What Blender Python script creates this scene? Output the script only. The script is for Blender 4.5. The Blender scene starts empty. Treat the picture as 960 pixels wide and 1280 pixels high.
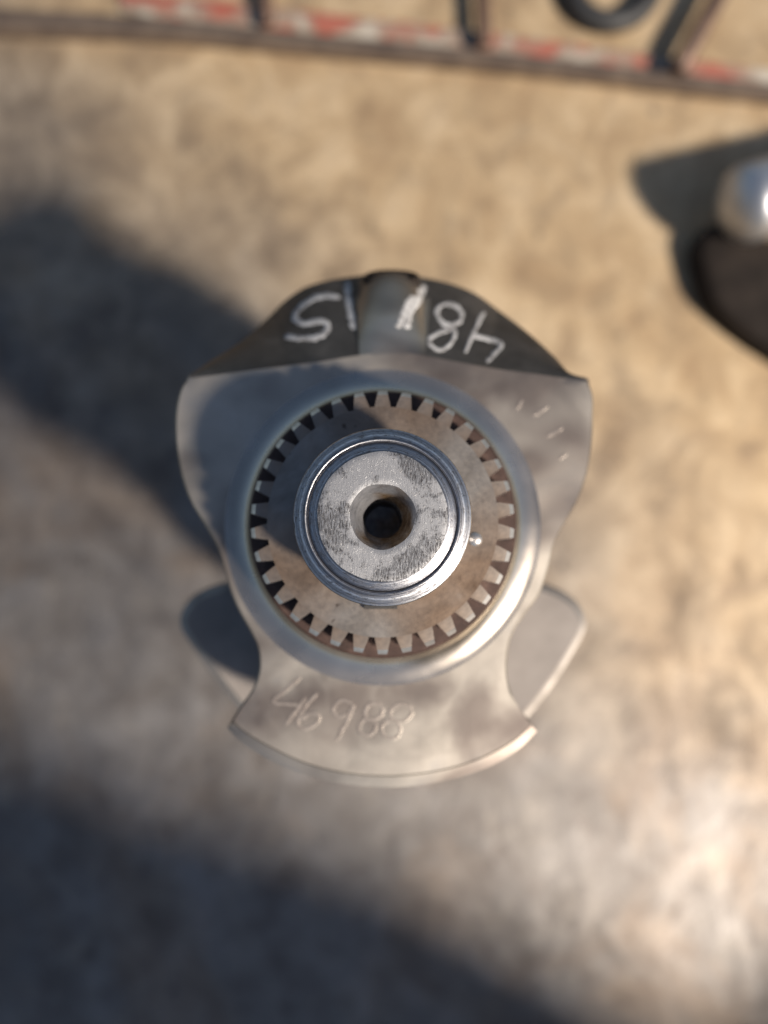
import bpy, bmesh, math, random
from mathutils import Vector, Matrix
from mathutils.bvhtree import BVHTree

random.seed(7)
R = math.radians
scene = bpy.context.scene
C = scene.collection

# ------------------------------------------------------------------ camera
F_PX = 961.0                      # focal length in pixels of a 960 x 1280 picture
CAM = Vector((0.0003, -0.0087, 0.480))
TILT = math.atan(61.0 / F_PX)
cam_data = bpy.data.cameras.new('camera')
cam_data.sensor_fit = 'VERTICAL'
cam_data.sensor_height = 36.0
cam_data.lens = F_PX / 1280.0 * 36.0
cam_data.clip_start = 0.005
cam_data.clip_end = 50.0
cam_data.dof.use_dof = True
cam_data.dof.focus_distance = 0.1515
cam_data.dof.aperture_fstop = 5.4
camera = bpy.data.objects.new('camera', cam_data)
C.objects.link(camera)
camera.location = CAM
camera.rotation_euler = (TILT, 0, 0)
scene.camera = camera

# ------------------------------------------------------------------ sky and sun
SUN_AZ = R(-36.0)                 # direction towards the sun, from +X
SUN_EL = R(44.5)
world = bpy.data.worlds.new('World')
scene.world = world
world.use_nodes = True
wn = world.node_tree
bg = wn.nodes['Background']
sky = wn.nodes.new('ShaderNodeTexSky')
sky.sky_type = 'NISHITA'
sky.sun_disc = False
sky.sun_elevation = SUN_EL
sky.sun_rotation = R(90) - SUN_AZ
sky.dust_density = 1.2
wn.links.new(sky.outputs[0], bg.inputs[0])
bg.inputs[1].default_value = 0.06

sun_data = bpy.data.lights.new('sun', 'SUN')
sun_data.energy = 5.0
sun_data.angle = R(5.5)
sun_data.color = (1.0, 0.895, 0.775)
sun = bpy.data.objects.new('sun', sun_data)
C.objects.link(sun)
sv = Vector((math.cos(SUN_EL) * math.cos(SUN_AZ), math.cos(SUN_EL) * math.sin(SUN_AZ), math.sin(SUN_EL)))
sun.rotation_euler = sv.to_track_quat('Z', 'Y').to_euler()
sun.location = sv * 2

scene.view_settings.view_transform = 'Standard'
scene.view_settings.look = 'None'
scene.view_settings.gamma = 1.0
scene.view_settings.use_curve_mapping = False
scene.view_settings.exposure = 0.48


# ------------------------------------------------------------------ helpers
ZW = 0.290                         # height of the face of the uppermost web
mm = 0.001


def ray(px, py):
    x, y = (px - 480.0) / F_PX, (640.0 - py) / F_PX
    c, s = math.cos(TILT), math.sin(TILT)
    return Vector((x, y * c + s, y * s - c))


def at(px, py, z=0.0):
    """the point of the photograph at (px, py) that lies at height z"""
    d = ray(px, py)
    return CAM + d * ((z - CAM.z) / d.z)


def mesh_obj(name, verts, faces, mat, parent=None, sharp=35.0):
    me = bpy.data.meshes.new(name)
    me.from_pydata([tuple(v) for v in verts], [], faces)
    bm = bmesh.new(); bm.from_mesh(me)
    bmesh.ops.recalc_face_normals(bm, faces=bm.faces)
    bm.to_mesh(me); bm.free()
    return link_mesh(name, me, mat, parent, sharp)


def link_mesh(name, me, mat, parent=None, sharp=35.0):
    for p in me.polygons:
        p.use_smooth = True
    me.set_sharp_from_angle(angle=R(sharp))
    me.materials.append(mat)
    o = bpy.data.objects.new(name, me)
    C.objects.link(o)
    if parent is not None:
        o.parent = parent
    return o


def tag(o, label=None, cat=None, group=None, kind=None):
    if label: o['label'] = label
    if cat: o['category'] = cat
    if group: o['group'] = group
    if kind: o['kind'] = kind
    return o


def empty(name, loc):
    o = bpy.data.objects.new(name, None)
    o.empty_display_size = 0.02
    o.location = loc
    C.objects.link(o)
    return o


def lathe_data(profile, seg=128, cx=0.0, cy=0.0):
    """profile of (r, z) in metres; closes to the axis where r == 0"""
    verts, faces, rings = [], [], []
    for r, z in profile:
        if r <= 1e-7:
            rings.append([len(verts)]); verts.append((cx, cy, z))
        else:
            rings.append(list(range(len(verts), len(verts) + seg)))
            for i in range(seg):
                a = 2 * math.pi * i / seg
                verts.append((cx + r * math.cos(a), cy + r * math.sin(a), z))
    for a, b in zip(rings, rings[1:]):
        for i in range(seg):
            j = (i + 1) % seg
            if len(a) == 1 and len(b) == 1:
                continue
            if len(a) == 1:
                faces.append((a[0], b[i], b[j]))
            elif len(b) == 1:
                faces.append((a[i], b[0], a[j]))
            else:
                faces.append((a[i], b[i], b[j], a[j]))
    return verts, faces


def lathe(name, profile, mat, parent=None, seg=128, cx=0.0, cy=0.0, sharp=30.0):
    v, f = lathe_data(profile, seg, cx, cy)
    return mesh_obj(name, v, f, mat, parent, sharp)


def catmull(pts, n):
    """n points evenly spread along a smooth curve through pts (both ends kept)"""
    P = [Vector(p) for p in pts]
    dense = []
    for i in range(len(P) - 1):
        p0 = P[i - 1] if i > 0 else P[i] * 2 - P[i + 1]
        p1, p2 = P[i], P[i + 1]
        p3 = P[i + 2] if i + 2 < len(P) else P[i + 1] * 2 - P[i]
        for k in range(12):
            t = k / 12.0
            dense.append(0.5 * ((2 * p1) + (p2 - p0) * t + (2 * p0 - 5 * p1 + 4 * p2 - p3) * t * t
                                + (3 * p1 - p0 - 3 * p2 + p3) * t ** 3))
    dense.append(P[-1])
    L = [0.0]
    for a, b in zip(dense, dense[1:]):
        L.append(L[-1] + (b - a).length)
    out, k = [], 0
    for i in range(n):
        s = L[-1] * i / (n - 1)
        while k < len(L) - 2 and L[k + 1] < s:
            k += 1
        d = L[k + 1] - L[k]
        t = 0 if d < 1e-12 else (s - L[k]) / d
        out.append(dense[k].lerp(dense[k + 1], min(1, max(0, t))))
    return out


# ------------------------------------------------------------------ materials
class Nodes:
    def __init__(self, name):
        self.m = bpy.data.materials.new(name)
        self.m.use_nodes = True
        self.t = self.m.node_tree
        self.b = self.t.nodes['Principled BSDF']
        self.tc = self.t.nodes.new('ShaderNodeTexCoord')

    def node(self, kind, **kw):
        n = self.t.nodes.new(kind)
        for k, v in kw.items():
            setattr(n, k, v)
        return n

    def link(self, a, b):
        self.t.links.new(a, b)

    def mapped(self, scale=(1, 1, 1), rot=(0, 0, 0), loc=(0, 0, 0)):
        n = self.node('ShaderNodeMapping')
        n.inputs['Scale'].default_value = scale
        n.inputs['Rotation'].default_value = rot
        n.inputs['Location'].default_value = loc
        self.link(self.tc.outputs['Object'], n.inputs[0])
        return n.outputs[0]

    def noise(self, scale, detail=4.0, rough=0.6, vec=None, dist=0.0):
        n = self.node('ShaderNodeTexNoise')
        n.inputs['Scale'].default_value = scale
        n.inputs['Detail'].default_value = detail
        n.inputs['Roughness'].default_value = rough
        n.inputs['Distortion'].default_value = dist
        self.link(vec if vec is not None else self.tc.outputs['Object'], n.inputs['Vector'])
        return n.outputs[0]

    def ramp(self, fac, stops, interp='LINEAR'):
        n = self.node('ShaderNodeValToRGB')
        n.color_ramp.interpolation = interp
        e = n.color_ramp.elements
        while len(e) < len(stops):
            e.new(0.5)
        for el, (p, c) in zip(e, stops):
            el.position = p
            el.color = (*c, 1) if not isinstance(c, (int, float)) else (c, c, c, 1)
        self.link(fac, n.inputs[0])
        return n.outputs[0]

    def mix(self, fac, a, b, mode='MIX'):
        n = self.node('ShaderNodeMix', data_type='RGBA', blend_type=mode)
        for sock, v in ((n.inputs[0], fac), (n.inputs[6], a), (n.inputs[7], b)):
            if hasattr(v, 'links'):
                self.link(v, sock)
            elif isinstance(v, (int, float)):
                sock.default_value = v if sock.type == 'VALUE' else (v, v, v, 1)
            else:
                sock.default_value = (*v, 1)
        return n.outputs[2]

    def math(self, op, a, b=0.0):
        n = self.node('ShaderNodeMath', operation=op)
        for s, v in ((n.inputs[0], a), (n.inputs[1], b)):
            if hasattr(v, 'links'):
                self.link(v, s)
            else:
                s.default_value = v
        return n.outputs[0]

    def bump(self, h, strength=0.3, dist=0.0003, prev=None):
        n = self.node('ShaderNodeBump')
        n.inputs['Strength'].default_value = strength
        n.inputs['Distance'].default_value = dist
        self.link(h, n.inputs['Height'])
        if prev is not None:
            self.link(prev, n.inputs['Normal'])
        return n.outputs[0]

    def out(self, color=None, rough=None, metal=None, normal=None, **kw):
        for key, v in (('Base Color', color), ('Roughness', rough), ('Metallic', metal), ('Normal', normal)):
            if v is None:
                continue
            s = self.b.inputs[key]
            if hasattr(v, 'links'):
                self.link(v, s)
            elif isinstance(v, (int, float)):
                s.default_value = v
            else:
                s.default_value = (*v, 1)
        for k, v in kw.items():
            self.b.inputs[k].default_value = v
        return self.m


def mat_bench():
    n = Nodes('worn_bench_steel')
    big = n.noise(5.0, 3, 0.55, dist=0.4)
    mid = n.noise(21.0, 7, 0.68, dist=0.8)
    fine = n.noise(160.0, 5, 0.7)
    streak = n.noise(26.0, 6, 0.68, vec=n.mapped((1.0, 0.5, 1.0), (0, 0, R(35))), dist=1.2)
    ochre = n.ramp(mid, [(0.28, (0.30, 0.205, 0.118)), (0.5, (0.44, 0.325, 0.195)), (0.72, (0.60, 0.475, 0.32))])
    grey = n.ramp(mid, [(0.28, (0.135, 0.121, 0.112)), (0.5, (0.205, 0.190, 0.178)), (0.72, (0.285, 0.270, 0.258))])
    brown = n.ramp(mid, [(0.28, (0.165, 0.128, 0.100)), (0.72, (0.29, 0.238, 0.195))])
    grey = n.mix(n.ramp(n.noise(9.0, 4, 0.6, dist=0.6), [(0.46, 0.0), (0.62, 0.75)]), grey, brown)
    # ochre film on the far side; bright right and dim near left are painted light
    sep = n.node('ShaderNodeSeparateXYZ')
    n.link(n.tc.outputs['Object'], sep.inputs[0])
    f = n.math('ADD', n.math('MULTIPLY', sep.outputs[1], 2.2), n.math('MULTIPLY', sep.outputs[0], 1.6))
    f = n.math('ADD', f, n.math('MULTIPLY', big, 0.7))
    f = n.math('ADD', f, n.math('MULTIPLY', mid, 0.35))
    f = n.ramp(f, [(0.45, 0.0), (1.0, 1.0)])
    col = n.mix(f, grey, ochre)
    dark = n.ramp(streak, [(0.32, 1.0), (0.48, 0.0)])
    col = n.mix(n.math('MULTIPLY', dark, 0.30), col, (0.07, 0.055, 0.045))
    speck = n.noise(38.0, 7, 0.74, dist=0.9)
    col = n.mix(n.ramp(speck, [(0.34, 0.34), (0.50, 0.0)]), col, (0.085, 0.062, 0.050))
    col = n.mix(n.ramp(speck, [(0.54, 0.0), (0.72, 0.16)]), col, (0.62, 0.54, 0.43))
    spots = n.ramp(n.noise(42.0, 4, 0.6), [(0.30, 1.0), (0.37, 0.0)])
    col = n.mix(n.math('MULTIPLY', spots, 0.5), col, (0.05, 0.04, 0.035))
    rough = n.math('ADD', n.ramp(streak, [(0.3, 0.66), (0.55, 0.57), (0.75, 0.48)]), n.math('MULTIPLY', f, 0.07))
    metal = n.ramp(f, [(0.0, 0.92), (1.0, 0.5)])
    b = n.bump(mid, 0.22, 0.003)
    b = n.bump(streak, 0.40, 0.0020, b)
    b = n.bump(fine, 0.30, 0.0003, b)
    return n.out(col, rough, metal, b)


def mat_web():
    n = Nodes('ground_steel')
    a = n.noise(38.0, 4, 0.6, dist=0.5)
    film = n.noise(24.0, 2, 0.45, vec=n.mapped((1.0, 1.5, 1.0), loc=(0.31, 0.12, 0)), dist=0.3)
    scr = n.noise(500.0, 4, 0.7, vec=n.mapped((1, 0.06, 1), (0, 0, R(25))))
    col = n.ramp(a, [(0.3, (0.39, 0.348, 0.295)), (0.55, (0.485, 0.44, 0.38)), (0.75, (0.57, 0.525, 0.465))])
    col = n.mix(n.ramp(film, [(0.40, 0.85), (0.53, 0.0)]), col, (0.17, 0.14, 0.125))  # brown film, its blotches also standing for dim reflections
    # dark reflections painted into the colour, mostly on the fan-shaped lobe
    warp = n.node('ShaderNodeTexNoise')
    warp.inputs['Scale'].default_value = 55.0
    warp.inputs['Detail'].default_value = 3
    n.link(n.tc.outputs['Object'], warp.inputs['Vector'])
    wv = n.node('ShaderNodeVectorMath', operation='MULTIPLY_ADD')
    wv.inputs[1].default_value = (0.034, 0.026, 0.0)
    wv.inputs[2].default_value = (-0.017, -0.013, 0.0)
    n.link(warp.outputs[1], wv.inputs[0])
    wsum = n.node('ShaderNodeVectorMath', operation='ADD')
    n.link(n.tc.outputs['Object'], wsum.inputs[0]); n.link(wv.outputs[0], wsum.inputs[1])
    dark_refl = None
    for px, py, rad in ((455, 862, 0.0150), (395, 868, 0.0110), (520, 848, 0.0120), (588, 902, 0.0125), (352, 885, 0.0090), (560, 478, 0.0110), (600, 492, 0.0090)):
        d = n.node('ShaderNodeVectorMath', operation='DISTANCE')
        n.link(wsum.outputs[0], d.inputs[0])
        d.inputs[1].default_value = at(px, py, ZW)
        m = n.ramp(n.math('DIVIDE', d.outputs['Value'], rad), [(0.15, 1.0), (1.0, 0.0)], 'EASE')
        dark_refl = m if dark_refl is None else n.math('MAXIMUM', dark_refl, m)
    col = n.mix(n.math('MULTIPLY', dark_refl, 0.78), col, (0.165, 0.135, 0.12))
    rough = n.ramp(a, [(0.3, 0.42), (0.55, 0.49), (0.72, 0.39)])
    b = n.bump(scr, 0.10, 0.0001)
    b = n.bump(n.noise(30.0, 2, 0.4, dist=0.3), 0.6, 0.0016, b)
    return n.out(col, rough, 0.95, b)


def mat_cast_web():
    n = Nodes('rough_web_steel')
    a = n.noise(60.0, 4, 0.6)
    f = n.noise(700.0, 4, 0.7)
    col = n.ramp(a, [(0.3, (0.20, 0.176, 0.158)), (0.7, (0.275, 0.245, 0.222))])
    return n.out(col, 0.60, 0.30, n.bump(f, 0.15, 0.0002))


def mat_fillet():
    n = Nodes('polished_fillet_steel')
    a = n.noise(60.0, 3, 0.6)
    col = n.ramp(a, [(0.3, (0.47, 0.415, 0.35)), (0.7, (0.60, 0.54, 0.47))])
    rough = n.ramp(a, [(0.3, 0.22), (0.7, 0.30)])
    return n.out(col, rough, 0.95, n.bump(ringnoise(n, 2600), 0.10, 0.0001))


def ringnoise(n, k):
    """fine turning grooves: noise over radius and height"""
    sep = n.node('ShaderNodeSeparateXYZ')
    n.link(n.tc.outputs['Object'], sep.inputs[0])
    xy = n.node('ShaderNodeCombineXYZ')
    n.link(sep.outputs[0], xy.inputs[0]); n.link(sep.outputs[1], xy.inputs[1])
    ln = n.node('ShaderNodeVectorMath', operation='LENGTH')
    n.link(xy.outputs[0], ln.inputs[0])
    s = n.math('ADD', ln.outputs['Value'], n.math('MULTIPLY', sep.outputs[2], 0.7))
    t = n.node('ShaderNodeTexNoise', noise_dimensions='1D')
    t.inputs['Scale'].default_value = k
    t.inputs['Detail'].default_value = 3
    n.link(s, t.inputs['W'])
    return t.outputs[0]


def mat_turned():
    n = Nodes('turned_steel')
    g = ringnoise(n, 2200)
    sep = n.node('ShaderNodeSeparateXYZ')
    n.link(n.tc.outputs['Object'], sep.inputs[0])
    at2 = n.math('ARCTAN2', sep.outputs[1], sep.outputs[0])
    xy = n.node('ShaderNodeCombineXYZ')
    n.link(sep.outputs[0], xy.inputs[0]); n.link(sep.outputs[1], xy.inputs[1])
    ln = n.node('ShaderNodeVectorMath', operation='LENGTH')
    n.link(xy.outputs[0], ln.inputs[0])
    pol = n.node('ShaderNodeCombineXYZ')
    n.link(n.math('MULTIPLY', at2, 7.0), pol.inputs[0])
    n.link(n.math('MULTIPLY', ln.outputs['Value'], 2600.0), pol.inputs[1])
    n.link(n.math('MULTIPLY', sep.outputs[2], 900.0), pol.inputs[2])
    streak = n.noise(1.0, 5, 0.75, vec=pol.outputs[0], dist=0.3)
    fleck = n.noise(1500.0, 4, 0.7)
    big = n.noise(160.0, 4, 0.7)
    col = n.ramp(g, [(0.32, (0.16, 0.16, 0.175)), (0.52, (0.38, 0.38, 0.395)), (0.70, (0.68, 0.68, 0.69))])
    col = n.mix(n.ramp(fleck, [(0.33, 0.7), (0.43, 0.0)]), col, (0.10, 0.095, 0.10))
    col = n.mix(n.ramp(big, [(0.55, 0.0), (0.75, 0.35)]), col, (0.20, 0.18, 0.17))
    col = n.mix(n.ramp(streak, [(0.36, 0.8), (0.48, 0.0)]), col, (0.07, 0.068, 0.072))
    col = n.mix(n.ramp(streak, [(0.60, 0.0), (0.68, 0.6)]), col, (0.80, 0.80, 0.80))
    rough = n.ramp(streak, [(0.3, 0.5), (0.7, 0.26)])
    b = n.bump(g, 0.35, 0.00012)
    b = n.bump(streak, 0.4, 0.00012, b)
    b = n.bump(fleck, 0.25, 0.00008, b)
    return n.out(col, rough, 1.0, b)


def mat_snout_face():
    n = Nodes('scuffed_shaft_end')
    patch = n.noise(85.0, 7, 0.72, dist=0.4)
    grain = n.noise(3400.0, 4, 0.75, vec=n.mapped((1, 0.22, 1), (0, 0, R(-62))))
    worm = n.noise(1500.0, 3, 0.6, dist=2.2)
    f = n.ramp(patch, [(0.49, 0.0), (0.53, 1.0)])
    light = n.ramp(grain, [(0.3, (0.32, 0.32, 0.325)), (0.7, (0.42, 0.42, 0.425))])
    dark = n.ramp(grain, [(0.38, (0.05, 0.048, 0.05)), (0.5, (0.20, 0.20, 0.205)), (0.64, (0.50, 0.50, 0.50))])
    col = n.mix(f, light, dark)
    line = n.ramp(worm, [(0.36, 0.75), (0.42, 0.0)])
    col = n.mix(n.math('MULTIPLY', line, n.ramp(patch, [(0.40, 0.0), (0.5, 1.0)])), col, (0.05, 0.045, 0.045))
    rough = n.mix(f, 0.50, n.ramp(grain, [(0.3, 0.6), (0.7, 0.34)]))
    b = n.bump(grain, 0.35, 0.00010)
    b = n.bump(line, 0.35, 0.00008, b)
    return n.out(col, rough, 0.85, b)


def mat_gear():
    n = Nodes('oil_browned_gear_steel')
    a = n.noise(90.0, 5, 0.65, dist=0.6)
    fine = n.noise(900.0, 4, 0.7)
    spots = n.noise(260.0, 2, 0.5)
    brown = n.ramp(a, [(0.3, (0.15, 0.10, 0.068)), (0.6, (0.28, 0.20, 0.142)), (0.8, (0.36, 0.285, 0.225))])
    col = n.mix(n.ramp(n.noise(35.0, 2, 0.5), [(0.42, 0.0), (0.62, 1.0)]), brown,
                n.ramp(a, [(0.3, (0.20, 0.178, 0.155)), (0.7, (0.36, 0.328, 0.295))]))
    col = n.mix(n.ramp(spots, [(0.26, 0.8), (0.31, 0.0)]), col, (0.07, 0.05, 0.04))
    rough = n.ramp(fine, [(0.3, 0.48), (0.7, 0.38)])
    b = n.bump(fine, 0.18, 0.0001)
    return n.out(col, rough, 0.85, n.bump(ringnoise(n, 900), 0.15, 0.0001, b))


def mat_tooth():
    n = Nodes('bright_tooth_steel')
    a = n.noise(300.0, 4, 0.6)
    col = n.ramp(a, [(0.3, (0.48, 0.44, 0.40)), (0.7, (0.68, 0.65, 0.62))])
    return n.out(col, n.ramp(a, [(0.3, 0.42), (0.7, 0.30)]), 0.9, n.bump(a, 0.1, 0.0002))


def mat_rust():
    n = Nodes('rusted_shoulder')
    a = n.noise(240.0, 5, 0.7)
    col = n.ramp(a, [(0.3, (0.03, 0.017, 0.013)), (0.55, (0.06, 0.034, 0.027)), (0.75, (0.12, 0.075, 0.06))])
    return n.out(col, 0.55, 0.35, n.bump(a, 0.25, 0.0002))


def mat_forged():
    n = Nodes('dark_forged_flank')
    a = n.noise(120.0, 5, 0.65)
    f = n.noise(1200.0, 3, 0.7)
    col = n.ramp(a, [(0.3, (0.042, 0.039, 0.037)), (0.6, (0.074, 0.069, 0.065)), (0.8, (0.115, 0.106, 0.10))])
    return n.out(col, n.ramp(f, [(0.3, 0.52), (0.7, 0.38)]), 0.35, n.bump(f, 0.2, 0.0002))


def mat_bore():
    n = Nodes('rusty_bore')
    a = n.noise(420.0, 5, 0.75)
    rust = n.ramp(a, [(0.3, (0.08, 0.05, 0.03)), (0.5, (0.22, 0.15, 0.09)), (0.75, (0.42, 0.35, 0.28))])
    bare = n.ramp(a, [(0.3, (0.18, 0.18, 0.19)), (0.7, (0.48, 0.48, 0.50))])
    col = n.mix(n.ramp(n.noise(90.0, 2, 0.5, vec=n.mapped(loc=(0.013, 0, 0))), [(0.38, 0.0), (0.52, 1.0)]), rust, bare)
    return n.out(col, n.ramp(a, [(0.3, 0.6), (0.7, 0.42)]), 0.75, n.bump(a, 0.5, 0.0003))


def mat_chalk():
    n = Nodes('white_paint_pen')
    a = n.noise(420.0, 5, 0.75)
    col = n.ramp(a, [(0.36, (0.18, 0.17, 0.165)), (0.52, (0.46, 0.45, 0.44)), (0.70, (0.70, 0.69, 0.67))])
    return n.out(col, 0.8, 0.0, n.bump(a, 0.3, 0.0002))


def mat_simple(name, c0, c1, rough, metal, scale=60.0, bump=0.2, bd=0.0004):
    n = Nodes(name)
    a = n.noise(scale, 5, 0.65)
    col = n.ramp(a, [(0.3, c0), (0.7, c1)])
    return n.out(col, n.ramp(a, [(0.3, min(1, rough + 0.08)), (0.7, max(0.05, rough - 0.08))]), metal, n.bump(a, bump, bd))


def mat_flaking():
    n = Nodes('flaking_red_and_white_paint')
    a = n.noise(34.0, 4, 0.65, vec=n.mapped((1, 1.6, 1)))
    c = n.noise(70.0, 4, 0.7)
    col = n.ramp(a, [(0.36, (0.36, 0.33, 0.28)), (0.47, (0.22, 0.175, 0.135)), (0.58, (0.26, 0.07, 0.045)), (0.74, (0.30, 0.13, 0.10))])
    col = n.mix(n.ramp(c, [(0.60, 0.0), (0.66, 0.9)]), col, (0.10, 0.09, 0.085))
    return n.out(col, 0.6, 0.0, n.bump(c, 0.3, 0.0006))


CASTWEB = mat_cast_web()
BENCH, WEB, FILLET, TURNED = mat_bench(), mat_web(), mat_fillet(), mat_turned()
FACE, GEAR, TOOTH, RUST = mat_snout_face(), mat_gear(), mat_tooth(), mat_rust()
FORGED, BORE, CHALK, FLAKE = mat_forged(), mat_bore(), mat_chalk(), mat_flaking()
EDGE = mat_simple('rubbed_web_edge', (0.25, 0.225, 0.20), (0.36, 0.33, 0.30), 0.52, 0.7, 120)
DIRT = mat_simple('dirty_stamp_groove', (0.20, 0.17, 0.15), (0.34, 0.30, 0.27), 0.55, 0.7, 500)
IRON = mat_simple('rusty_bar_iron', (0.075, 0.055, 0.045), (0.19, 0.145, 0.11), 0.55, 0.5, 70, 0.4, 0.001)
ROD = mat_simple('brown_rod_iron', (0.06, 0.038, 0.028), (0.14, 0.085, 0.06), 0.5, 0.4, 90, 0.3, 0.0008)
RUBBER = mat_simple('black_rubber', (0.012, 0.012, 0.013), (0.03, 0.03, 0.03), 0.6, 0.0, 120)
OILY = mat_simple('oily_dark_iron', (0.010, 0.008, 0.007), (0.026, 0.019, 0.015), 0.85, 0.0, 55, 0.5, 0.0015)
OILY.node_tree.nodes['Principled BSDF'].inputs['Specular IOR Level'].default_value = 0.2
CHROME = mat_simple('bright_bush_steel', (0.42, 0.43, 0.45), (0.56, 0.57, 0.59), 0.46, 0.9, 80, 0.05)
SHADE_BLOCK = mat_simple('shade_block_paint', (0.010, 0.011, 0.014), (0.020, 0.022, 0.027), 0.85, 0.0, 30)
SHADE_BLOCK.node_tree.nodes['Principled BSDF'].inputs['Specular IOR Level'].default_value = 0.15


# ------------------------------------------------------------------ the bench
def build_bench():
    x, y, t = 0.75, 0.60, 0.012
    v, f = [], []
    for z in (0.0, -t):
        v += [(-x, -y, z), (x, -y, z), (x, y, z), (-x, y, z)]
    f = [(0, 1, 2, 3), (7, 6, 5, 4)] + [(i, (i + 4), (i + 1) % 4 + 4, (i + 1) % 4) for i in range(4)]
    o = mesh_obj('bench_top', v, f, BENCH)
    tag(o, kind='structure')


build_bench()

# ------------------------------------------------------------------ the crankshaft
crank = empty('crankshaft', (0, 0, 0))
tag(crank, 'steel crankshaft standing upright on the bench, toothed gear and shaft end facing up', 'crankshaft')


def build_top_web():
    # outline of the machined face and of its outer edge, as points of the photograph
    f_dome = [(238, 473), (290, 466), (345, 459), (400, 452), (450, 444), (490, 440), (520, 443), (570, 452),
              (620, 461), (680, 469), (733, 477)]
    o_dome = [(236, 470), (262, 452), (300, 428), (330, 402), (360, 373), (390, 356), (440, 346), (490, 343),
              (545, 350), (590, 365), (622, 387), (660, 416), (692, 445), (712, 466), (736, 474)]
    right = [(733, 477), (739, 495), (739, 520), (738, 550), (732, 590), (720, 625), (703, 655), (691, 680), (684, 708),
             (672, 742), (655, 766), (640, 788), (633, 812), (632, 845), (640, 875), (652, 893), (664, 906)]
    f_fan = [(664, 906), (640, 926), (600, 947), (550, 962), (490, 969), (430, 965), (380, 952), (335, 931), (305, 913), (292, 901)]
    o_fan = [(671, 914), (645, 939), (605, 961), (550, 977), (490, 984), (425, 979), (375, 966), (330, 946), (300, 926), (284, 910)]
    left = [(292, 901), (302, 885), (318, 862), (326, 838), (325, 812), (316, 790), (302, 765), (290, 738), (282, 710),
            (273, 682), (258, 655), (240, 625), (228, 590), (222, 550), (222, 515), (228, 487), (238, 473)]
    P = lambda pts, z: [at(a, b, z) for a, b in pts]
    nd, nr, nf, nl = 170, 70, 60, 70
    fd = catmull(P(f_dome, ZW), nd)
    fr = catmull(P(right, ZW), nr)
    ff = catmull(P(f_fan, ZW), nf)
    fl = catmull(P(left, ZW), nl)
    # the sloped flank: its foot lies lower the further it runs out
    od_px = catmull([(a, b, 0) for a, b in o_dome], nd)
    od = []
    for i, p in enumerate(od_px):
        z = ZW - 0.012
        for _ in range(12):
            q = at(p.x, p.y, z)
            dist = max(0.0, q.y - fd[i].y)
            z = ZW - min(0.0235, 0.0006 + dist * 1.02)
        od.append(at(p.x, p.y, z))

    def off(pts, w, dz):
        out = []
        for i, p in enumerate(pts):
            a, b = pts[max(0, i - 1)], pts[min(len(pts) - 1, i + 1)]
            t = (b - a).normalized()
            out.append(p + Vector((-t.y, t.x, 0)) * w + Vector((0, 0, -dz)))   # loop runs clockwise
        return out
    orr = off(fr, 0.5 * mm, 0.5 * mm)
    ol = off(fl, 0.5 * mm, 0.5 * mm)
    of = catmull(P(o_fan, ZW - 0.0022), nf)
    orr[0] = od[-1]; orr[-1] = of[0]; ol[0] = of[-1]; ol[-1] = od[0]
    top = fd[:-1] + fr[:-1] + ff[:-1] + fl[:-1]
    out = od[:-1] + orr[:-1] + of[:-1] + ol[:-1]
    n = len(top)
    kind = ['d'] * (nd - 1) + ['r'] * (nr - 1) + ['f'] * (nf - 1) + ['l'] * (nl - 1)
    verts, faces, fm = [], [], []
    RH = 0.0375
    K = 8
    # machined face: rings from the fillet circle to the outline
    # angles on the inner circle: those of the outline, made to run strictly one way round
    ang, prev = [], None
    for p in top:
        a = math.atan2(p.y, p.x)
        if prev is not None:
            while a - prev > math.pi: a -= 2 * math.pi
            while a - prev < -math.pi: a += 2 * math.pi
        ang.append(a); prev = a
    lens = [0.0]
    for p, q in zip(top, top[1:] + top[:1]):
        lens.append(lens[-1] + (q - p).length)
    ang = [0.7 * a + 0.3 * (ang[0] - 2 * math.pi * lens[i] / lens[-1]) for i, a in enumerate(ang)]
    rings = []
    for k in range(K + 1):
        t = k / K
        ring = []
        for p, a in zip(top, ang):
            c = Vector((RH * math.cos(a), RH * math.sin(a), ZW))
            if c.length > 0 and math.hypot(p.x, p.y) < RH + 0.0004:
                c = Vector((p.x * 0.985, p.y * 0.985, ZW))
            ring.append(len(verts)); verts.append(c.lerp(p, t))
        rings.append(ring)
    # flank / bevel rings
    S = 10
    for s in range(1, S + 1):
        t = s / S
        ring = []
        for i, (p, q) in enumerate(zip(top, out)):
            v = p.lerp(q, t)
            if kind[i] == 'f':
                e = min(1.0, t / 0.2)
                v.z = ZW - 0.0012 * e - 0.0009 * max(0.0, (t - 0.2) / 0.8)
            if kind[i] == 'd':
                # low rounded boss running down the middle of the flank
                u = (v.x - 0.0021) / 0.0086
                if abs(u) < 1:
                    h = (1 - u * u) ** 0.7 * (0.0016 + 0.0052 * min(t, 0.75)) * min(1, t * 6) * (1 - max(0, (t - 0.75) / 0.25) * 0.9)
                    v = v + Vector((0, 0.707, 0.707)) * h
                v = v + Vector((0, 0.707, 0.707)) * (0.0006 * math.sin(math.pi * t))
            ring.append(len(verts)); verts.append(v)
        rings.append(ring)
    zb = ZW - 0.025
    for z_of in (zb + 0.0015, zb):
        ring = []
        for q in out:
            s = 1.0 if z_of > zb else 0.985
            ring.append(len(verts)); verts.append(Vector((q.x * s, q.y * s, min(q.z - 0.0002, z_of))))
        rings.append(ring)
    c = len(verts); verts.append(Vector((0, 0, zb)))
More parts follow.
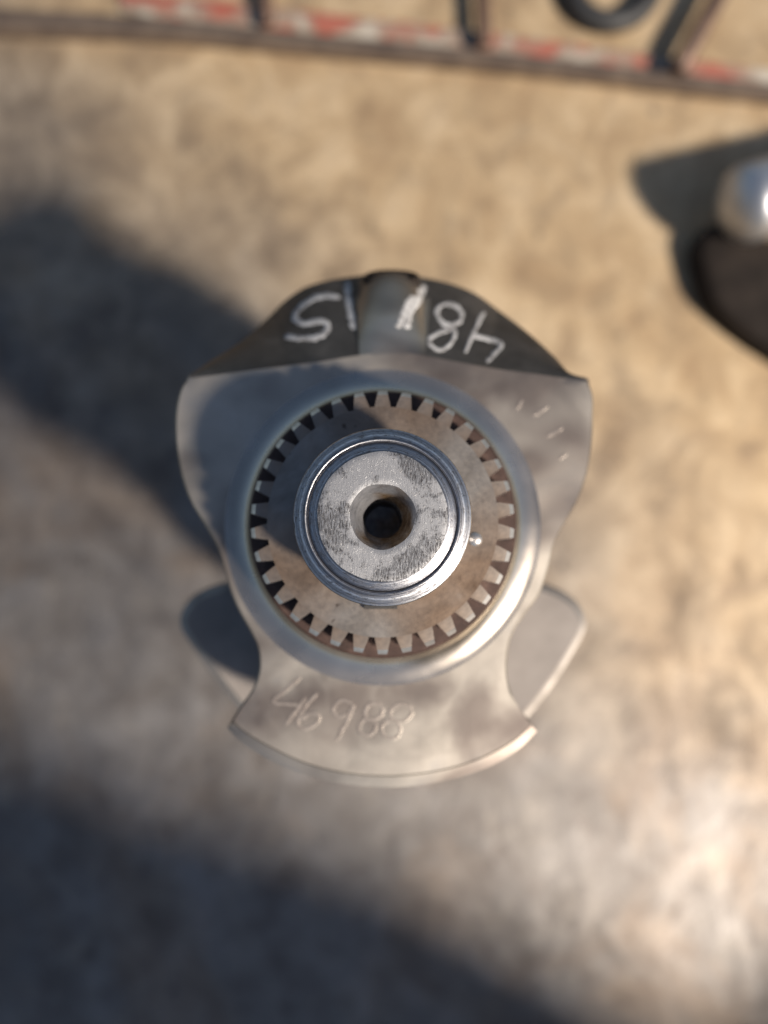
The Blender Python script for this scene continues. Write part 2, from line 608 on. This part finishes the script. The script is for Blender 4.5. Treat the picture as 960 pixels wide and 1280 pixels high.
    for ri, (a, b) in enumerate(zip(rings, rings[1:])):
        for i in range(n):
            j = (i + 1) % n
            faces.append((a[i], a[j], b[j], b[i]))
            if ri < K:
                fm.append(0)
            elif ri < K + S:
                fm.append(1 if kind[i] == 'd' and not (abs(top[i].x - 0.0021) < 0.0084 and ri - K < 7) else 0)
            else:
                fm.append(1)
    last = rings[-1]
    for i in range(n):
        faces.append((last[i], last[(i + 1) % n], c)); fm.append(1)
    me = bpy.data.meshes.new('web')
    me.from_pydata([tuple(v) for v in verts], [], faces)
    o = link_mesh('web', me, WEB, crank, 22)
    me.materials.append(FORGED)
    for p, m in zip(me.polygons, fm):
        p.material_index = m
    bm = bmesh.new(); bm.from_mesh(me)
    bmesh.ops.recalc_face_normals(bm, faces=bm.faces)
    bm.to_mesh(me); bm.free()
    me.set_sharp_from_angle(angle=R(22))
    o['label'] = 'uppermost web, ground bright with a dark sloping flank marked in white'
    return o


top_web = build_top_web()
bv = bmesh.new(); bv.from_mesh(top_web.data)
TREE = BVHTree.FromBMesh(bv)


def strokes(name, lines, mat, parent, section, jitter=0.0, closed=False):
    verts, faces = [], []
    for pts, half in lines:
        P = [Vector((a, b, 0)) for a, b in pts]
        L = sum((b - a).length for a, b in zip(P, P[1:]))
        n = max(6, int(L / 2.2))
        line = catmull(P, n)
        rows = []
        for i, p in enumerate(line):
            a, b = line[max(0, i - 1)], line[min(n - 1, i + 1)]
            t = (b - a).normalized()
            nn = Vector((-t.y, t.x, 0))
            e = min(i, n - 1 - i)
            w = half * (0.55 if e == 0 else 0.85 if e == 1 else 1.0)
            row = []
            for u, h in section:
                q = p + nn * (u * w * (1 + random.uniform(-jitter, jitter)))
                hit, nor, _, _ = TREE.ray_cast(CAM, ray(q.x, q.y))
                if hit is None:
                    hit, nor = at(q.x, q.y, ZW), Vector((0, 0, 1))
                if nor.z < 0: nor = -nor
                row.append(len(verts)); verts.append(hit + nor * (h * (1 if 0 < e else 0.5)))
            rows.append(row)
        for a, b in zip(rows, rows[1:]):
            for k in range(len(section) - 1):
                faces.append((a[k], a[k + 1], b[k + 1], b[k]))
    o = mesh_obj(name, verts, faces, mat, parent, 60)
    if section is GROOVE:                 # dirt in the cut
        o.data.materials.append(DIRT)
        for i, p in enumerate(o.data.polygons):
            if i % 4 in (1, 2):
                p.material_index = 1
    return o


PEN = [(-1, 0.00003), (-0.6, 0.00012), (0, 0.00018), (0.6, 0.00012), (1, 0.00003)]
GROOVE = [(-0.9, 0.00001), (-0.5, 0.00006), (0.0, 0.00001), (0.5, 0.00006), (0.9, 0.00001)]


def ell(cx, cy, rx, ry, rot=0.0, a0=0, a1=360, n=14):
    out = []
    for i in range(n + 1):
        a = R(a0 + (a1 - a0) * i / n)
        x, y = rx * math.cos(a), ry * math.sin(a)
        c, s = math.cos(R(rot)), math.sin(R(rot))
        out.append((cx + x * c - y * s, cy + x * s + y * c))
    return out


# white hand-written figures on the dark flank
strokes('written_digit', [([(425, 372), (404, 369.5), (383, 379), (368, 395), (378, 404), (402, 401), (410, 407), (404, 418), (387, 423), (356, 421)], 3.7)], CHALK, top_web, PEN, 0.3)
strokes('written_digit', [([(434, 352), (436, 376), (442, 412)], 4.2)], CHALK, top_web, PEN, 0.3)
strokes('written_digit', [([(531, 357), (521, 377), (511, 394), (509, 411)], 4.6), ([(516, 370), (507, 386), (497, 410)], 4.0)], CHALK, top_web, PEN, 0.3)
strokes('written_digit', [(ell(562, 393, 16, 12.5, 20), 2.6),
                          ([(551, 404), (568, 415), (563, 429), (549, 438), (536, 427), (545, 418), (566, 410)], 2.6)], CHALK, top_web, PEN, 0.3)
strokes('written_digit', [([(605, 390), (594, 412), (581, 441)], 2.5), ([(590, 419), (610, 424), (627, 430), (619, 441), (608, 453)], 2.8)], CHALK, top_web, PEN, 0.3)
# figures stamped into the ground face
strokes('stamped_digit', [([(376, 846), (358, 862), (341, 877), (356, 880), (373, 881)], 3.0), ([(382, 872), (370, 888), (356, 906)], 3.0)], WEB, top_web, GROOVE, 0.3)
strokes('stamped_digit', [([(397, 866), (382, 882), (372, 902), (378, 911), (393, 906), (399, 895), (387, 892), (375, 900)], 2.8)], WEB, top_web, GROOVE, 0.3)
strokes('stamped_digit', [([(441, 880), (427, 875), (416, 886), (423, 896), (437, 890), (442, 880), (434, 900), (420, 926)], 2.8)], WEB, top_web, GROOVE, 0.3)
strokes('stamped_digit', [(ell(467, 889, 11.5, 10, -35), 2.8), (ell(459, 909, 11, 10, -35), 2.8)], WEB, top_web, GROOVE, 0.3)
strokes('stamped_digit', [(ell(501, 891, 14, 10.5, -15), 2.8), (ell(488.5, 912, 12, 11, 20), 2.8)], WEB, top_web, GROOVE, 0.3)
for pts in ([(646, 512), (653, 500)], [(667, 520), (685, 508)], [(683, 546), (703, 535)], [(698, 574), (709, 567)]):
    strokes('stamp_mark', [([pts[0], ((pts[0][0] + pts[1][0]) / 2, (pts[0][1] + pts[1][1]) / 2), pts[1]], 2.6)], WEB, top_web, GROOVE, 0.3)
bv.free()

# oil plug at the head of the boss
plug_at = at(489, 360, ZW - 0.0195)
v, f = lathe_data([(0.0078, -0.003), (0.0078, 0.0004), (0.0072, 0.0008), (0.0060, 0.0004), (0.0054, -0.0012), (0.0022, -0.0012), (0.0018, 0.0004), (0, 0.0004)], 36)
plug = mesh_obj('oil_plug', v, f, OILY, top_web)  # black colour paints the shade inside the plug hole
plug.location = plug_at + Vector((0, 0.0017, 0.0031))
plug.rotation_euler = (R(-45), 0, 0)
plug.scale = (1.0, 0.5, 1.0)

# fillet from the shoulder to the web face
prof = [(0.0312, ZW + 0.0092), (0.0315, ZW + 0.0070), (0.0320, ZW + 0.0050), (0.0327, ZW + 0.0036), (0.0335, ZW + 0.0028)]
slope = math.tan(R(36))
r_, z_ = prof[-1]
NS = 16
for k in range(NS):                       # easing out from 36 degrees to flat
    g = math.tan(R(36) * (1 - (k + 0.5) / NS) ** 0.9)
    r_ += 0.0056 / NS; z_ -= g * 0.0056 / NS
    prof.append((r_, z_))
drop = prof[-1][1] - (ZW + 0.00002)
prof = [(r, z - drop) for r, z in prof]
prof.append((prof[-1][0] + 0.0001, ZW - 0.0002))
prof = [(0.020, prof[0][1])] + prof
fil = lathe('fillet', prof, FILLET, crank, 160, sharp=50)
# rusty shoulder under the gear
lathe('shoulder', [(0.018, 0.3018), (0.0306, 0.3018), (0.0311, 0.3013), (0.0311, 0.2990), (0.018, 0.2990)], RUST, crank, 160)

# ------------------------------------------------------------------ gear
GZ, GB, NT = 0.3120, 0.3022, 34
RR, RT = 0.0253, 0.0290
PER = 24                                  # root-circle points per tooth pitch
seg = NT * PER
gv, gf = [], []
ph0 = R(-84.7) - math.pi / NT             # a gap lies at 84.7 degrees below the horizontal
ang = [ph0 + 2 * math.pi * i / seg for i in range(seg)]
R_IN = 0.0165
for r, z in ((R_IN, GZ), (RR, GZ), (RR, GB), (R_IN, GB)):
    gv += [(r * math.cos(a), r * math.sin(a), z) for a in ang]
for k in range(3):
    for i in range(seg):
        j = (i + 1) % seg
        gf.append((k * seg + i, k * seg + j, (k + 1) * seg + j, (k + 1) * seg + i))
gear = mesh_obj('gear', gv, gf, GEAR, crank, 30)
gear['label'] = 'toothed timing gear, face browned with oil'

pa = 2 * math.pi / NT


def tooth_mesh():
    """one tooth about the X axis, butted to the root circle; outer end chamfered top and bottom"""
    # half widths (as angles at their radius) from root to tip: straight-sided, narrowing
    sta = [(RR, 9.0 * pa / PER), (RR + 0.0007, 0.00165 / (RR + 0.0007)), (RR + 0.0027, 0.00118 / (RR + 0.0027)), (RT, 0.00098 / RT)]
    top_z = [GZ, GZ - 0.00002, GZ - 0.00012, GZ - 0.0009]
    bot_z = [GB, GB, GB + 0.0003, GB + 0.0012]
    v, f = [], []
    for (r, h), zt, zb in zip(sta, top_z, bot_z):
        for a, z in ((-h, zt), (0, zt), (h, zt), (h, zb), (0, zb), (-h, zb)):
            v.append((r * math.cos(a), r * math.sin(a), z))
    for s in range(3):
        a, b = s * 6, s * 6 + 6
        for k in range(6):
            f.append((a + k, a + (k + 1) % 6, b + (k + 1) % 6, b + k))
    f.append((18, 19, 20, 21, 22, 23))
    return v, f


tv, tf = tooth_mesh()
t0 = mesh_obj('tooth', tv, tf, GEAR, gear, 14)
t0.data.materials.append(TOOTH)
for p in t0.data.polygons:                # worn flanks and tips, sun glint also painted in as lighter steel
    c = p.center
    if math.hypot(c.x, c.y) > RR + 0.0027 or abs(p.normal.z) < 0.3:
        p.material_index = 1
for i in range(NT):
    t = t0 if i == 0 else t0.copy()
    if i:
        C.objects.link(t)
        t.parent = gear
    t.rotation_euler = (0, 0, ph0 + pa * i)

# dowel and key between gear and shaft
dp = at(594, 674, GZ)
v, f = lathe_data([(0.0015, 0.0), (0.0015, 0.0002), (0.0011, 0.0006), (0.0005, 0.0008), (0, 0.0008)], 24)
d = mesh_obj('dowel', v, f, TOOTH, gear); d.location = dp
kp = at(476, 762, GZ)
v = [(x, y, z) for z in (0.0002, 0.0012) for x, y in ((-0.0036, -0.0004), (0.0036, -0.0004), (0.0036, 0.0004), (-0.0036, 0.0004))]
d = mesh_obj('key', v, [(0, 1, 2, 3), (4, 5, 6, 7), (0, 1, 5, 4), (1, 2, 6, 5), (2, 3, 7, 6), (3, 0, 4, 7)], FORGED, gear)
d.location = kp + Vector((0, 0.0006, 0))

# ------------------------------------------------------------------ shaft end
S0 = 0.330
snout = lathe('shaft_end', [(x * mm, S0 + z * mm) for x, z in (
    (12.75, -0.09), (12.9, -0.18), (13.2, -0.32), (14.55, -0.95), (14.7, -1.25), (14.85, -1.45), (15.0, -1.45), (15.1, -1.18),
    (15.3, -1.12), (15.45, -1.2), (17.35, -2.15), (17.6, -2.3), (17.75, -2.55), (17.75, -3.0), (17.3, -3.6), (17.0, -9.0), (17.0, -20.0))],
    TURNED, crank, 192, sharp=28)


def build_face():
    """worn annular end face with a slightly uneven rim"""
    seg, rings = 192, 10
    v, f = [], []
    for k in range(rings + 1):
        for i in range(seg):
            a = 2 * math.pi * i / seg
            r1 = 12.75 + 0.05 * math.sin(5 * a + 1) + 0.03 * math.sin(13 * a)
            r0 = 6.45 + 0.12 * math.sin(3 * a + 0.5) + 0.06 * math.sin(7 * a)
            t = k / rings
            z = 0.0
            if k == 0: z = -0.12
            if k == rings: z = -0.09
            v.append((mm * (r0 + (r1 - r0) * t) * math.cos(a), mm * (r0 + (r1 - r0) * t) * math.sin(a), S0 + z * mm))
    for k in range(rings):
        for i in range(seg):
            j = (i + 1) % seg
            f.append((k * seg + i, k * seg + j, (k + 1) * seg + j, (k + 1) * seg + i))
    o = mesh_obj('end_face', v, f, FACE, snout, 30)
    # tapered centre bore, roughly six-sided further down
    v, f = [], []
    prof = [(6.45, -0.12), (6.1, -0.8), (5.4, -3.0), (4.6, -6.0), (4.1, -7.5), (3.95, -8.5), (3.9, -30.0), (0.01, -30.5)]
    seg = 72
    for k, (r, z) in enumerate(prof):
        for i in range(seg):
            a = 2 * math.pi * i / seg
            w0 = 0.12 * math.sin(3 * a + 0.5) + 0.06 * math.sin(7 * a)
            hexa = math.cos(R(30)) / math.cos((a + 0.2) % R(60) - R(30))
            q = min(1, max(0, (-z - 2) / 5.0))
            rr = (r + w0 * (1 - q)) * (1 - q + q * (0.75 + 0.25 * hexa) * 1.05) if r > 1 else r
            v.append((mm * rr * math.cos(a), mm * rr * math.sin(a), S0 + z * mm))
    for k in range(len(prof) - 1):
        for i in range(seg):
            j = (i + 1) % seg
            f.append((k * seg + i, k * seg + j, (k + 1) * seg + j, (k + 1) * seg + i))
    me = bpy.data.meshes.new('centre_bore')
    me.from_pydata(v, [], f)
    link_mesh('centre_bore', me, BORE, snout, 30)


build_face()


# ------------------------------------------------------------------ lower webs, pins and journals
def low_outline():
    px = [(478, 446), (560, 452), (620, 470), (655, 500), (645, 560), (633, 620), (632, 690), (645, 728), (684, 738), (712, 753), (724, 768),
          (727, 783), (716, 806), (690, 848), (655, 893), (620, 925), (560, 941), (480, 946), (400, 940), (345, 921), (305, 884),
          (272, 842), (242, 800), (231, 782), (233, 766), (246, 750), (272, 738), (308, 728), (322, 690), (322, 620), (310, 560), (300, 500), (335, 470),
          (400, 452), (478, 446)]
    return catmull([at(a, b, 0.242) for a, b in px], 221)[:-1]


def low_web_mesh(th):
    base = [Vector((p.x, p.y, 0)) for p in low_outline()]
    n = len(base)

    def off(w):
        out = []
        for i, p in enumerate(base):
            t = (base[(i + 1) % n] - base[i - 1]).normalized()
            out.append(p + Vector((t.y, -t.x, 0)) * -w)
        return out
    verts, faces = [], []
    loops = [(off(-0.0006), 0.0), (off(-0.0003), -0.0003), (off(0.0014), -0.0010), (off(0.0020), -0.0024), (off(0.0020), -th + 0.001), (off(0.0006), -th)]
    c0 = 0; verts.append(Vector((0, 0, 0)))
    for l, z in loops:
        verts += [Vector((p.x, p.y, z)) for p in l]
    c1 = len(verts); verts.append(Vector((0, 0, -th)))
    for i in range(n):
        j = (i + 1) % n
        faces.append((c0, 1 + i, 1 + j))
        for k in range(len(loops) - 1):
            a, b = 1 + k * n, 1 + (k + 1) * n
            faces.append((a + i, a + j, b + j, b + i))
        faces.append((c1, 1 + (len(loops) - 1) * n + j, 1 + (len(loops) - 1) * n + i))
    return verts, faces


lv, lf = low_web_mesh(0.020)
w0 = mesh_obj('web', lv, lf, CASTWEB, crank, 40)
w0.data.materials.append(EDGE)
for p in w0.data.polygons:                # machined edge
    if -0.0024 < p.center.z < -0.00005:
        p.material_index = 1
w0.location = (0, 0, 0.242)
for z, rot in ((0.196, 180), (0.152, 180), (0.104, 0), (0.060, 0)):
    w = w0.copy(); C.objects.link(w); w.parent = crank
    w.location = (0, 0, z); w.rotation_euler = (0, 0, R(rot))
lathe('crank_pin', [(0.0, 0.268), (0.0195, 0.268), (0.0195, 0.239), (0, 0.239)], FILLET, crank, 64, 0, 0.024)
lathe('main_journal', [(0.0, 0.226), (0.025, 0.226), (0.025, 0.193), (0, 0.193)], FILLET, crank, 64)
lathe('crank_pin', [(0.0, 0.178), (0.0195, 0.178), (0.0195, 0.150), (0, 0.150)], FILLET, crank, 64, 0, -0.024)
lathe('main_journal', [(0.0, 0.134), (0.025, 0.134), (0.025, 0.102), (0, 0.102)], FILLET, crank, 64)
lathe('crank_pin', [(0.0, 0.086), (0.0195, 0.086), (0.0195, 0.058), (0, 0.058)], FILLET, crank, 64, 0, 0.024)
lathe('main_journal', [(0.0, 0.042), (0.025, 0.042), (0.025, 0.014), (0, 0.014)], FILLET, crank, 64)
lathe('flange', [(0.0, 0.016), (0.041, 0.016), (0.042, 0.015), (0.042, 0.001), (0.041, 0.0), (0, 0.0)], TURNED, crank, 96)

# ------------------------------------------------------------------ rack of bars at the far side
rack = empty('bar_rack', at(480, 60, 0.0))
tag(rack, 'rusty flat iron bar with brown rods running off it along the far edge', 'rack')


def child(o, parent):
    o.parent = parent
    o.matrix_parent_inverse = Matrix.Translation(-parent.location)
    return o


def prism(name, poly, z0, z1, mat, bevel=0.0008, sharp=30):
    me = bpy.data.meshes.new(name)
    bm = bmesh.new()
    a = [bm.verts.new((p.x, p.y, z0)) for p in poly]
    b = [bm.verts.new((p.x, p.y, z1)) for p in poly]
    n = len(poly)
    bm.faces.new(a); bm.faces.new(b)
    for i in range(n):
        bm.faces.new((a[i], a[(i + 1) % n], b[(i + 1) % n], b[i]))
    bmesh.ops.recalc_face_normals(bm, faces=bm.faces)
    if bevel:
        bmesh.ops.bevel(bm, geom=[e for e in bm.edges], offset=bevel, segments=2, profile=0.5, affect='EDGES')
    bm.to_mesh(me); bm.free()
    return link_mesh(name, me, mat, None, sharp)


lo = catmull([at(a, b, 0.010) for a, b in ((-60, 30), (0, 36), (200, 44), (400, 62), (620, 82), (850, 108), (1040, 130))], 30)
hi = catmull([at(a, b, 0.010) for a, b in ((-60, 2), (0, 9), (200, 21), (400, 42), (620, 63), (850, 91), (1040, 112))], 30)
child(prism('bar', lo + hi[::-1], 0.0, 0.010, IRON, 0.001), rack)


def rod(name, a, b, r, mat, parent):
    d = b - a
    v, f = lathe_data([(0, 0), (r * 0.8, 0), (r, r * 0.25), (r, d.length - r * 0.25), (r * 0.8, d.length), (0, d.length)], 20)
    q = d.to_track_quat('Z', 'Y')
    v = [a + q @ Vector(p) for p in v]
    return child(mesh_obj(name, v, f, mat, None, 40), parent)


rod('rod', at(335, 28, 0.014), at(318, -160, 0.014), 0.0045, ROD, rack)
rod('rod', at(606, 56, 0.014), at(596, -160, 0.014), 0.0048, ROD, rack)
rod('rod', at(846, 90, 0.015), at(985, -160, 0.020), 0.0058, ROD, rack)

poly = [at(a, b, 0.004) for a, b in ((150, -12), (260, -2), (340, 8), (420, 18), (520, 29), (640, 44), (740, 58), (860, 74), (1000, 92),
                                     (1000, 108), (860, 92), (740, 78), (620, 64), (400, 42), (200, 22), (150, 12))]
paint = prism('painted_strip', poly, 0.0006, 0.004, FLAKE, 0.0004)
tag(paint, 'thin strip with flaking red and white paint lying behind the rusty bar', 'strip')

# black hose ring
hc = at(766, -22, 0.007)
v, f = [], []
NA, NB = 56, 16
for i in range(NA):
    a = 2 * math.pi * i / NA
    rM = 0.0265 * (1 + 0.03 * math.sin(2 * a))
    for k in range(NB):
        b = 2 * math.pi * k / NB
        rr = rM + 0.0068 * math.cos(b)
        v.append((rr * math.cos(a), rr * math.sin(a), 0.0068 * math.sin(b) + 0.0068))
for i in range(NA):
    for k in range(NB):
        f.append((i * NB + k, ((i + 1) % NA) * NB + k, ((i + 1) % NA) * NB + (k + 1) % NB, i * NB + (k + 1) % NB))
ring = mesh_obj('rubber_ring', v, f, RUBBER)
ring.location = (hc.x, hc.y, 0.0)
tag(ring, 'black rubber ring lying behind the rusty bar at the far edge', 'ring')

# ------------------------------------------------------------------ parts at the right edge
cp = [(858, 330), (862, 306), (880, 292), (902, 300), (930, 306), (975, 318), (1030, 340), (1050, 390), (1030, 450), (985, 466), (944, 446), (906, 418), (874, 384), (858, 330)]
outl = catmull([at(a, b, 0.0) for a, b in cp], 64)[:-1]
cen = sum(outl, Vector()) / len(outl)
v, f = [], []
levels = ((0.98, 0.0), (1.0, 0.002), (1.0, 0.012), (0.975, 0.016), (0.92, 0.0185), (0.80, 0.0197), (0.40, 0.0200))
for s_, z in levels:
    for p in outl:
        q = (p - cen) * s_
        v.append((q.x, q.y, z))
n = len(outl)
for k in range(len(levels) - 1):
    for i in range(n):
        f.append((k * n + i, k * n + (i + 1) % n, (k + 1) * n + (i + 1) % n, (k + 1) * n + i))
v.append((0, 0, 0.0200)); v.append((0, 0, 0))
for i in range(n):
    f.append(((len(levels) - 1) * n + i, (len(levels) - 1) * n + (i + 1) % n, len(v) - 2))
    f.append((i, (i + 1) % n, len(v) - 1))
cast = mesh_obj('iron_casting', v, f, OILY, None, 60)
cast.location = (cen.x, cen.y, 0)
tag(cast, 'low dark oily iron casting at the right edge under the bright steel bar', 'casting')

a_, b_ = at(872, 300, 0.0), at(1150, 205, 0.0)
a_.z, b_.z = 0.0430, 0.0225
dv = b_ - a_
RB = 0.0222
prof_ = [(RB * math.sin(R(a)), RB * 0.6 * (1 - math.cos(R(a)))) for a in range(0, 91, 9)]
prof_ += [(RB, dv.length - 0.003), (RB - 0.001, dv.length), (0.0, dv.length)]
v, f = lathe_data(prof_, 64)
bar = mesh_obj('steel_bar', v, f, CHROME, None, 50)
bar.rotation_euler = dv.to_track_quat('Z', 'Y').to_euler()
bar.location = a_
tag(bar, 'bright round steel bar end propped on the dark casting at the right edge', 'bar')

# ------------------------------------------------------------------ unseen block added beyond the lower right corner to shade the near bench
hs = empty('shade_block', at(1100, 1400, 0.0))
tag(hs, 'unseen dark block added beyond the lower right corner to shade the near bench', 'shade blocker')
HH = 0.60
run = Vector((math.cos(SUN_AZ), math.sin(SUN_AZ), 0)) * (HH / math.tan(SUN_EL))
base = [at(a, b, 0) + run for a, b in ((-260, 830), (0, 912), (480, 1068), (660, 1165), (840, 1258), (890, 1236), (985, 1150))]
base += [base[-1] + Vector((0.02, -0.22, 0)), base[0] + Vector((0.02, -0.30, 0))]
nb = len(base)
v = [(p.x, p.y, 0) for p in base] + [(p.x, p.y, HH) for p in base]
me = bpy.data.meshes.new('shade_block_body')
bm = bmesh.new()
vs = [bm.verts.new(p) for p in v]
bm.faces.new(vs[:nb]); bm.faces.new(vs[nb:])
for i in range(nb):
    bm.faces.new((vs[i], vs[(i + 1) % nb], vs[nb + (i + 1) % nb], vs[nb + i]))
bmesh.ops.recalc_face_normals(bm, faces=bm.faces)
bmesh.ops.bevel(bm, geom=list(bm.edges), offset=0.012, segments=4, profile=0.5, affect='EDGES')
bm.to_mesh(me); bm.free()
child(link_mesh('shade_block_body', me, SHADE_BLOCK, None, 40), hs)
